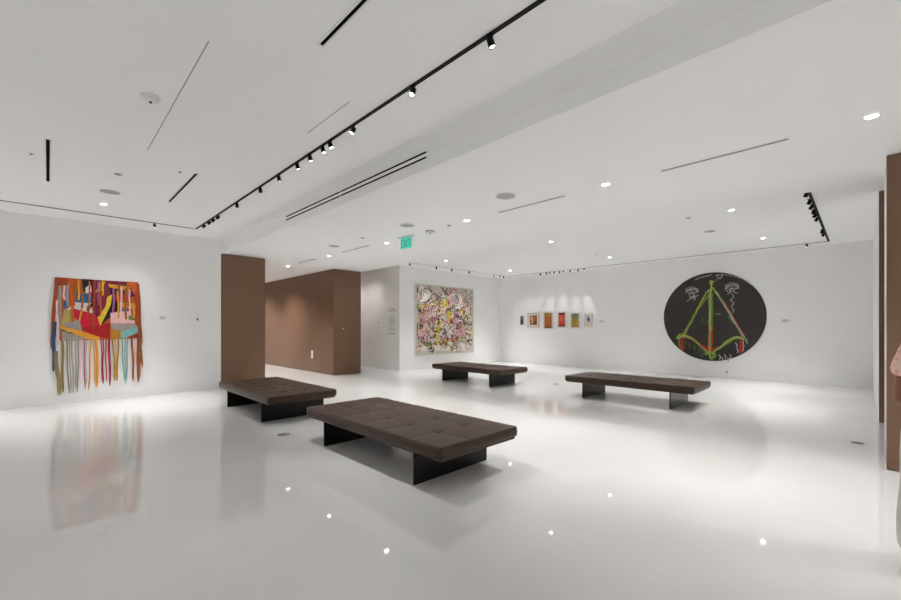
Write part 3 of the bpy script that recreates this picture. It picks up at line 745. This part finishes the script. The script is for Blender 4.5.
# long rail
LX = [-9.15, -8.78, -8.52, -8.23, -7.2, -6.17, -5.50, -4.93, -4.59, -4.27, -4.10, -3.63, -2.68, -1.83]
LT = [(-10.6, .4, 1.7), (-10.6, .75, 1.7), (-10.6, 1.1, 1.7), (-10.6, .7, 1.0), (-7.8, 2.9, 0), (-6.6, 2.9, 0), (-5.6, 3.2, 0), (-4.6, 2.9, 0), (-3.9, 2.9, 0), (-3.4, 2.9, 0), (-3.0, 2.9, 0), (-4.0, .6, 0), (-2.4, .6, 0), (-1.2, 3.2, 0)]
LE = [14, 14, 14, 12, 40, 40, 40, 40, 40, 40, 40, 20, 20, 40]
for k, x in enumerate(LX):
    n = 'black spotlight on the long left rail, %s counting from the left wall' % ORD[k]
    if k == 13: n = 'black spotlight on the long left rail, nearest the top edge of the picture'
    put_head(x, 2.20, H - .008, LT[k], n, 'spotlights on the long left rail', LE[k], 48, .8)
# rail by the left wall (two heads lie outside the frame)
for k, y in enumerate([1.49, -1.3, -3.4]):
    put_head(-9.79, y, H - .008, (-9.45, y - .2 if k else y + .1, 0), 'single black spotlight on the thin rail by the left wall' if k == 0 else 'black spotlight on the thin left rail outside the left edge', 'spotlights on the left wall rail' if k else None, 175, 58, 1)
AY = [8.18, 9.33, 10.06, 10.96, 12.38, 12.76, 12.98]
AT = [(-10.2, 8.6, 0), (-10.85, 9.6, 1.6), (-10.85, 10.4, 1.6), (-10.85, 11.3, 1.6), (-10.2, 12.2, 0), (-10.0, 12.7, 0), (-9.6, 13.3, 0)]
for k, y in enumerate(AY):
    put_head(-10.12, y, H - .006, AT[k], 'tiny black spotlight over the abstract painting, %s from the left on its rail' % ORD[k], 'spotlights on the abstract painting rail', [60, 26, 26, 26, 80, 80, 60][k], 50, .9)
RX = [-8.57, -8.31, -8.16, -7.99, -7.77, -7.61, -7.35, -7.04, -6.81, -.97]
RT = [(-9.75, RW, 2.0), (-9.2, RW, 2.05), (-8.9, 12.25, 0), (-8.53, RW, 2.1), (-7.95, RW, 2.15), (-7.6, 12.25, 0), (-7.4, RW, 2.15), (-6.88, RW, 2.15), (-6.0, 12.25, 0), (-2.0, 12.25, 0)]
for k, x in enumerate(RX):
    onwall = RT[k][1] == RW
    put_head(x, 13.25, H - .008, RT[k], ('tiny black spotlight on the right wall rail, %s from the left' % ORD[k]) if k < 9 else 'lone tiny black spotlight on the right wall rail right of the round painting', 'spotlights on the right wall rail', 24 if onwall else 100, 20 if onwall else 50, .35 if onwall else 1)
TY = [8.10, 8.63, 9.02, 9.42, 9.74, 10.11, 11.48, 11.89]
TT = [(-1.6, 9.0, 0), (-2.0, 9.4, 0), (-3.1, RW, 1.75), (-1.2, 10.0, 0), (-3.0, RW, 1.5), (-2.6, 10.8, 0), (-1.2, 12.6, 0), (-2.2, 12.25, 0)]
for k, y in enumerate(TY):
    put_head(-.60, y, H - .012, TT[k], 'black spotlight on the thick right rail, %s from its near end' % ORD[k], 'spotlights on the thick right rail', [70, 70, 14, 70, 14, 70, 40, 60][k], 50 if TT[k][1] != RW else 40, .9)

# ------------------------------------------------------------------ other ceiling fittings
def speaker(x, y, z, r, label):
    root = empty('ceiling_speaker', (x, y, z)); tag(root, label, 'speaker')
    MB().lathe([(r, -.0005), (r, -.006), (r - .012, -.009)], M['whiteplastic'], 40, cap=False).build('rim', root)
    MB().lathe([(r - .012, -.008), (0, -.010)], M['greygrille'], 40, cap=False).build('grille', root)
speaker(-3.34, 4.33, HL, .135, 'large grey round speaker in the low ceiling above a thin slot')
speaker(-5.49, 4.38, HL, .13, 'round white ceiling speaker just above the exit sign')
speaker(-7.99, 4.38, HL, .12, 'round grey ceiling speaker above the corner of brown block')
speaker(-2.30, 10.06, H, .12, 'round grey speaker in the right ceiling between two downlights')
speaker(-8.01, .67, H, .13, 'round grey speaker in the left ceiling beside the downlight')
def detector(x, y, z, r, label):
    root = empty('smoke_detector', (x, y, z)); tag(root, label, 'smoke detector')
    MB().lathe([(r, -.0005), (r, -.012), (r * .94, -.018)], M['greygrille'] if x < -5 else M['whiteplastic'], 32).build('base', root)
    MB().lathe([(r * .82, -.018), (r * .8, -.032), (r * .55, -.042), (0, -.045)], M['whiteplastic'], 32, cap=False).build('cap', root)
    MB().lathe([(r * .16, -.044), (r * .12, -.056), (0, -.058)], M['black'], 16, cap=False).build('sensor', root)
detector(-5.54, 4.95, HL, .085, 'white dome smoke detector with dark sensor right of exit sign')
detector(-4.46, .65, H, .075, 'white smoke detector alone in the near left ceiling')
def sprinkler(x, y, z, label):
    root = empty('ceiling_sprinkler', (x, y, z)); tag(root, label, 'sprinkler')
    MB().lathe([(.045, .0005), (.045, -.004), (.03, -.008)], M['greygrille'], 24).build('escutcheon', root)
    MB().lathe([(.009, -.008), (.009, -.013), (.016, -.015), (.016, -.017)], M['chrome'], 16).build('deflector', root)
sprinkler(-5.0, 4.90, HL, 'small grey sprinkler in the low ceiling right of the smoke detector')
sprinkler(-6.88, 4.38, HL, 'small sprinkler in the low ceiling left of the exit sign')
sprinkler(-2.31, 8.56, H, 'small sprinkler in the right ceiling left of the near downlight')
sprinkler(-5.29, 11.04, H, 'small dark sprinkler in the right ceiling above the six pictures')
sprinkler(-7.02, .67, H, 'small sprinkler in the left ceiling beside the round grey speaker')
def sensor(x, y, label):
    root = empty('motion_sensor', (x, y, H)); tag(root, label, 'sensor')
    MB().lathe([(.03, -.0005), (.028, -.006)], M['whiteplastic'], 20).build('base', root)
    MB().lathe([(.014, -.006), (.010, -.016), (0, -.018)], M['greyslot'], 16, cap=False).build('eye', root)
sensor(-6.90, -.14, 'tiny ceiling sensor beside the leftmost black ceiling slot')
sensor(-6.33, 1.24, 'tiny ceiling sensor beside the black slot near the spotlight rail')

# exit sign
def exit_sign():
    root = empty('exit_sign', (-6.17, 4.90, HL)); tag(root, 'green lit exit sign hanging from the low ceiling', 'exit sign')
    MB().box(-.21, .21, -.04, .04, -.028, -.001, M['chrome'], .004).build('canopy', root)
    MB().box(-.17, .17, -.006, .006, -.235, -.028, mat('green_acrylic', srgb(86, 200, 172), .25, emit=((.08, .62, .45), .32), noise=(8, .05, 2)), .002).build('panel', root)
    gm = mat('exit_letter_green', srgb(14, 110, 112), .4, emit=((.01, .16, .18), .3), noise=(8, .05, 2))
    zb, zt = -.205, -.06; zm = (zb + zt) / 2
    E_ = [((-.145, zb), (-.145, zt)), ((-.145, zt - .008), (-.09, zt - .008)), ((-.145, zm), (-.097, zm)), ((-.145, zb + .008), (-.09, zb + .008))]
    X_ = [((-.065, zb), (-.005, zt)), ((-.065, zt), (-.005, zb))]
    I_ = [((.03, zb), (.03, zt))]
    T_ = [((.065, zt - .008), (.14, zt - .008)), ((.1025, zb), (.1025, zt))]
    for st in (E_, X_, I_, T_):
        L = MB()
        for a, b in st: L.ribbon([(a[0], -.006, a[1]), (b[0], -.006, b[1])], .016, (0, -1, 0), .003, gm)
        L.build('letter', root)
exit_sign()

# ------------------------------------------------------------------ floor boxes
def floor_box(x, y, r, label):
    root = empty('floor_box', (x, y, 0)); tag(root, label, 'floor outlet')
    MB().lathe([(r, .0005), (r, .003), (r - .014, .004), (r - .014, .0005)], M['brass'], 36, cap=False).build('rim', root)
    MB().lathe([(r - .014, .0008), (r - .014, .002), (0, .0025)], pal('floor_box_lid', 150, 146, 140), 36, cap=False).build('lid', root)
    MB().box(-r * .45, r * .45, -.008, .008, .0022, .0045, M['brass'], .001).build('latch', root)
floor_box(-5.49, 2.26, .075, 'round metal floor outlet between the two nearest benches')
floor_box(-5.49, 9.19, .08, 'round metal floor outlet between the two far benches')
floor_box(-.05, 7.2, .06, 'round metal floor outlet near the brown cross walls at right')

# ------------------------------------------------------------------ the visitor at the right edge
def skin_mesh(verts, edges, roots, sub=2):
    me = bpy.data.meshes.new('tmp'); me.from_pydata([v[0] for v in verts], edges, []); o = bpy.data.objects.new('tmp', me); COL.objects.link(o)
    md = o.modifiers.new('s', 'SKIN'); md.use_smooth_shade = True
    for k, v in enumerate(verts):
        sv = me.skin_vertices[0].data[k]; r = v[1]; sv.radius = r if isinstance(r, tuple) else (r, r); sv.use_root = k in roots
    s = o.modifiers.new('d', 'SUBSURF'); s.levels = sub; s.render_levels = sub
    dg = bpy.context.evaluated_depsgraph_get(); dg.update()
    out = bpy.data.meshes.new_from_object(o.evaluated_get(dg))
    bpy.data.objects.remove(o); bpy.data.meshes.remove(me)
    return out
def person():
    root = empty('person', (.339, 3.757, 0), math.radians(45.35))
    tag(root, 'person in pink patterned short-sleeved top and white trousers, hand on waist', 'person')
    V = []; E = []; R = []
    def chain(pts, start=None, rootit=False):
        prev = start
        for p, r in pts:
            V.append((p, r)); k = len(V) - 1
            if prev is None and rootit: R.append(k)
            if prev is not None: E.append((prev, k))
            prev = k
        return prev
    chain([((0, 0, .93), (.15, .11))], None, True); pel = 0
    s1 = chain([((0, .005, 1.06), (.125, .095)), ((0, .01, 1.2), (.14, .10)), ((0, .01, 1.33), (.13, .085))], pel)
    nk = chain([((0, .005, 1.43), .055), ((0, -.005, 1.49), .052)], s1)
    chain([((0, -.012, 1.56), (.075, .085)), ((0, -.012, 1.64), (.07, .08))], nk)
    for s in (-1, 1):
        chain([((s * .09, 0, .84), .09), ((s * .10, 0, .48), .058), ((s * .10, .02, .28), .052), ((s * .10, .02, .09), .036), ((s * .10, -.06, .035), (.042, .03)), ((s * .105, -.15, .025), (.04, .022))], pel)
    # right arm (image left): elbow pushed out, hand on waist
    sh = chain([((-.165, .01, 1.365), .055), ((-.205, .02, 1.2), .045), ((-.215, .035, 1.0), .040), ((-.195, -.07, 1.01), .036), ((-.165, -.16, 1.05), .026), ((-.14, -.20, 1.06), (.03, .016))], s1)
    for k in range(4):
        z = 1.085 - .018 * k
        chain([((-.14, -.20, z - .002), .0095), ((-.105, -.215, z - .004), .009), ((-.075, -.205, z - .008), .008), ((-.055 - .004 * abs(k - 1.5), -.185, z - .012), .007)], None, True)
    chain([((-.15, -.19, 1.075), .011), ((-.13, -.205, 1.105), .0095), ((-.105, -.205, 1.12), .008)], None, True)
    # left arm hanging
    chain([((.165, .01, 1.365), .055), ((.20, .02, 1.2), .045), ((.215, .03, 1.05), .038), ((.22, -.02, .92), .034), ((.215, -.06, .80), .025), ((.212, -.075, .74), (.018, .032))], s1)
    for k in range(4):
        y = -.10 + .018 * k
        chain([((.212, y, .74), .0095), ((.212, y - .004, .70), .009), ((.208, y - .004, .668), .008), ((.202, y, .645 + .006 * abs(k - 1.5)), .007)], None, True)
    chain([((.208, -.095, .765), .011), ((.20, -.12, .735), .0095), ((.197, -.125, .71), .008)], None, True)
    me = skin_mesh(V, E, R)
    sk = mat('skin', srgb(138, 92, 70), .5, noise=(20, .06, 3))
    mb = MB(); i = mb.mi(sk); mb.bm.from_mesh(me)
    for f in mb.bm.faces: f.smooth = True; f.material_index = 0
    # head
    t = bmesh.new(); bmesh.ops.create_uvsphere(t, u_segments=28, v_segments=20, radius=1)
    for v in t.verts:
        x, y, z = v.co; taper = 1 - .22 * max(0, -z)
        v.co = Vector((x * .077 * taper, y * .096 * taper - .015, z * .118 + 1.595))
        if y < -.75 and abs(x) < .35: v.co.y -= 0
    mb.merge(t, i, None, True)
    # nose, ears, eyes, lips
    t = bmesh.new(); bmesh.ops.create_cone(t, segments=10, radius1=.018, radius2=.006, depth=.05, cap_ends=True)
    mb.merge(t, i, Matrix.Translation((0, -.112, 1.585)) @ Matrix.Rotation(-.35, 4, 'X'), True)
    for s in (-1, 1):
        t = bmesh.new(); bmesh.ops.create_uvsphere(t, u_segments=12, v_segments=8, radius=1)
        mb.merge(t, i, Matrix.Translation((s * .078, -.005, 1.59)) @ Matrix.Diagonal((.009, .02, .032, 1)), True)
        t = bmesh.new(); bmesh.ops.create_uvsphere(t, u_segments=12, v_segments=8, radius=1)
        mb.merge(t, mb.mi(pal('eye_white', 230, 228, 224, .3)), Matrix.Translation((s * .03, -.101, 1.605)) @ Matrix.Diagonal((.014, .009, .008, 1)), True)
        t = bmesh.new(); bmesh.ops.create_uvsphere(t, u_segments=10, v_segments=8, radius=1)
        mb.merge(t, mb.mi(pal('iris_dark', 40, 26, 20, .3)), Matrix.Translation((s * .03, -.1085, 1.605)) @ Matrix.Diagonal((.006, .004, .006, 1)), True)
    t = bmesh.new(); bmesh.ops.create_uvsphere(t, u_segments=12, v_segments=8, radius=1)
    mb.merge(t, mb.mi(pal('lips', 150, 78, 70, .5)), Matrix.Translation((0, -.096, 1.54)) @ Matrix.Diagonal((.024, .01, .009, 1)), True)
    mb.build('body', root)
    # hair
    h = MB(); hm = pal('dark_hair', 38, 28, 24, .5); i = h.mi(hm)
    t = bmesh.new(); bmesh.ops.create_uvsphere(t, u_segments=28, v_segments=20, radius=1)
    bmesh.ops.delete(t, geom=[v for v in t.verts if v.co.y < -.25 and v.co.z < .45], context='VERTS')
    for v in t.verts:
        dn = max(0, -v.co.z) * .12
        v.co = Vector((v.co.x * .09, v.co.y * .108 - .006 + dn * .2, v.co.z * .128 + 1.605 - dn))
    h.merge(t, i, None, True); h.build('hair', root)
    # top: torso and short sleeves
    V.clear(); E.clear(); R.clear()
    chain([((0, 0, .90), (.185, .14))], None, True)
    s1 = chain([((0, .005, 1.05), (.155, .12)), ((0, .01, 1.2), (.162, .12)), ((0, .01, 1.34), (.145, .10)), ((0, .005, 1.415), (.075, .07))], 0)
    for s in (-1, 1):
        chain([((s * .16, .01, 1.362), .058), ((s * .20, .018, 1.24), .064), ((s * .225, .026, 1.14), .072)], 3)
    me = skin_mesh(V, E, R)
    pm = bpy.data.materials.new('pink_print'); pm.use_nodes = True; nt = pm.node_tree; b = nt.nodes['Principled BSDF']; b.inputs['Roughness'].default_value = .8
    tc = nt.nodes.new('ShaderNodeTexCoord'); vo = nt.nodes.new('ShaderNodeTexVoronoi'); vo.inputs['Scale'].default_value = 34
    nt.links.new(tc.outputs['Object'], vo.inputs['Vector']); cr = nt.nodes.new('ShaderNodeValToRGB')
    cr.color_ramp.elements[0].color = srgb(214, 116, 106); cr.color_ramp.elements[1].color = srgb(244, 206, 196); cr.color_ramp.elements[1].position = .55
    nt.links.new(vo.outputs['Distance'], cr.inputs[0]); nt.links.new(cr.outputs[0], b.inputs['Base Color'])
    mb = MB(); mb.mi(pm); mb.bm.from_mesh(me)
    for f in mb.bm.faces: f.smooth = True
    mb.build('blouse', root)
    V.clear(); E.clear(); R.clear()
    chain([((0, 0, .97), (.16, .125)), ((0, 0, .88), (.19, .14))], None, True)
    for s in (-1, 1):
        chain([((s * .105, 0, .78), (.115, .12)), ((s * .115, .0, .5), (.105, .11)), ((s * .12, .01, .32), (.115, .115)), ((s * .115, .015, .07), (.105, .11))], 1)
    me = skin_mesh(V, E, R)
    mb = MB(); mb.mi(pal('white_cotton', 222, 220, 216, .85)); mb.bm.from_mesh(me)
    for f in mb.bm.faces: f.smooth = True
    mb.build('trousers', root)
person()

# ------------------------------------------------------------------ world, camera, view
w = bpy.data.worlds.new('world'); sc.world = w; w.use_nodes = True
w.node_tree.nodes['Background'].inputs[0].default_value = (.9, .95, 1, 1); w.node_tree.nodes['Background'].inputs[1].default_value = .3

cam = bpy.data.cameras.new('camera'); co = bpy.data.objects.new('camera', cam); COL.objects.link(co)
cam.sensor_width = 36; cam.lens = 407.5 / 901 * 36; cam.shift_y = 27 / 901
cam.clip_start = .05; cam.clip_end = 100
co.location = (0, 0, 1.45); co.rotation_euler = (PI / 2, 0, math.radians(45.35))
sc.camera = co

sc.view_settings.view_transform = 'Standard'; sc.view_settings.look = 'None'
sc.view_settings.gamma = 1; sc.view_settings.use_curve_mapping = False
sc.view_settings.exposure = 0.68
sc.cycles.use_denoising = True
sc.cycles.max_bounces = 12; sc.cycles.diffuse_bounces = 8
sc.cycles.sample_clamp_indirect = 6
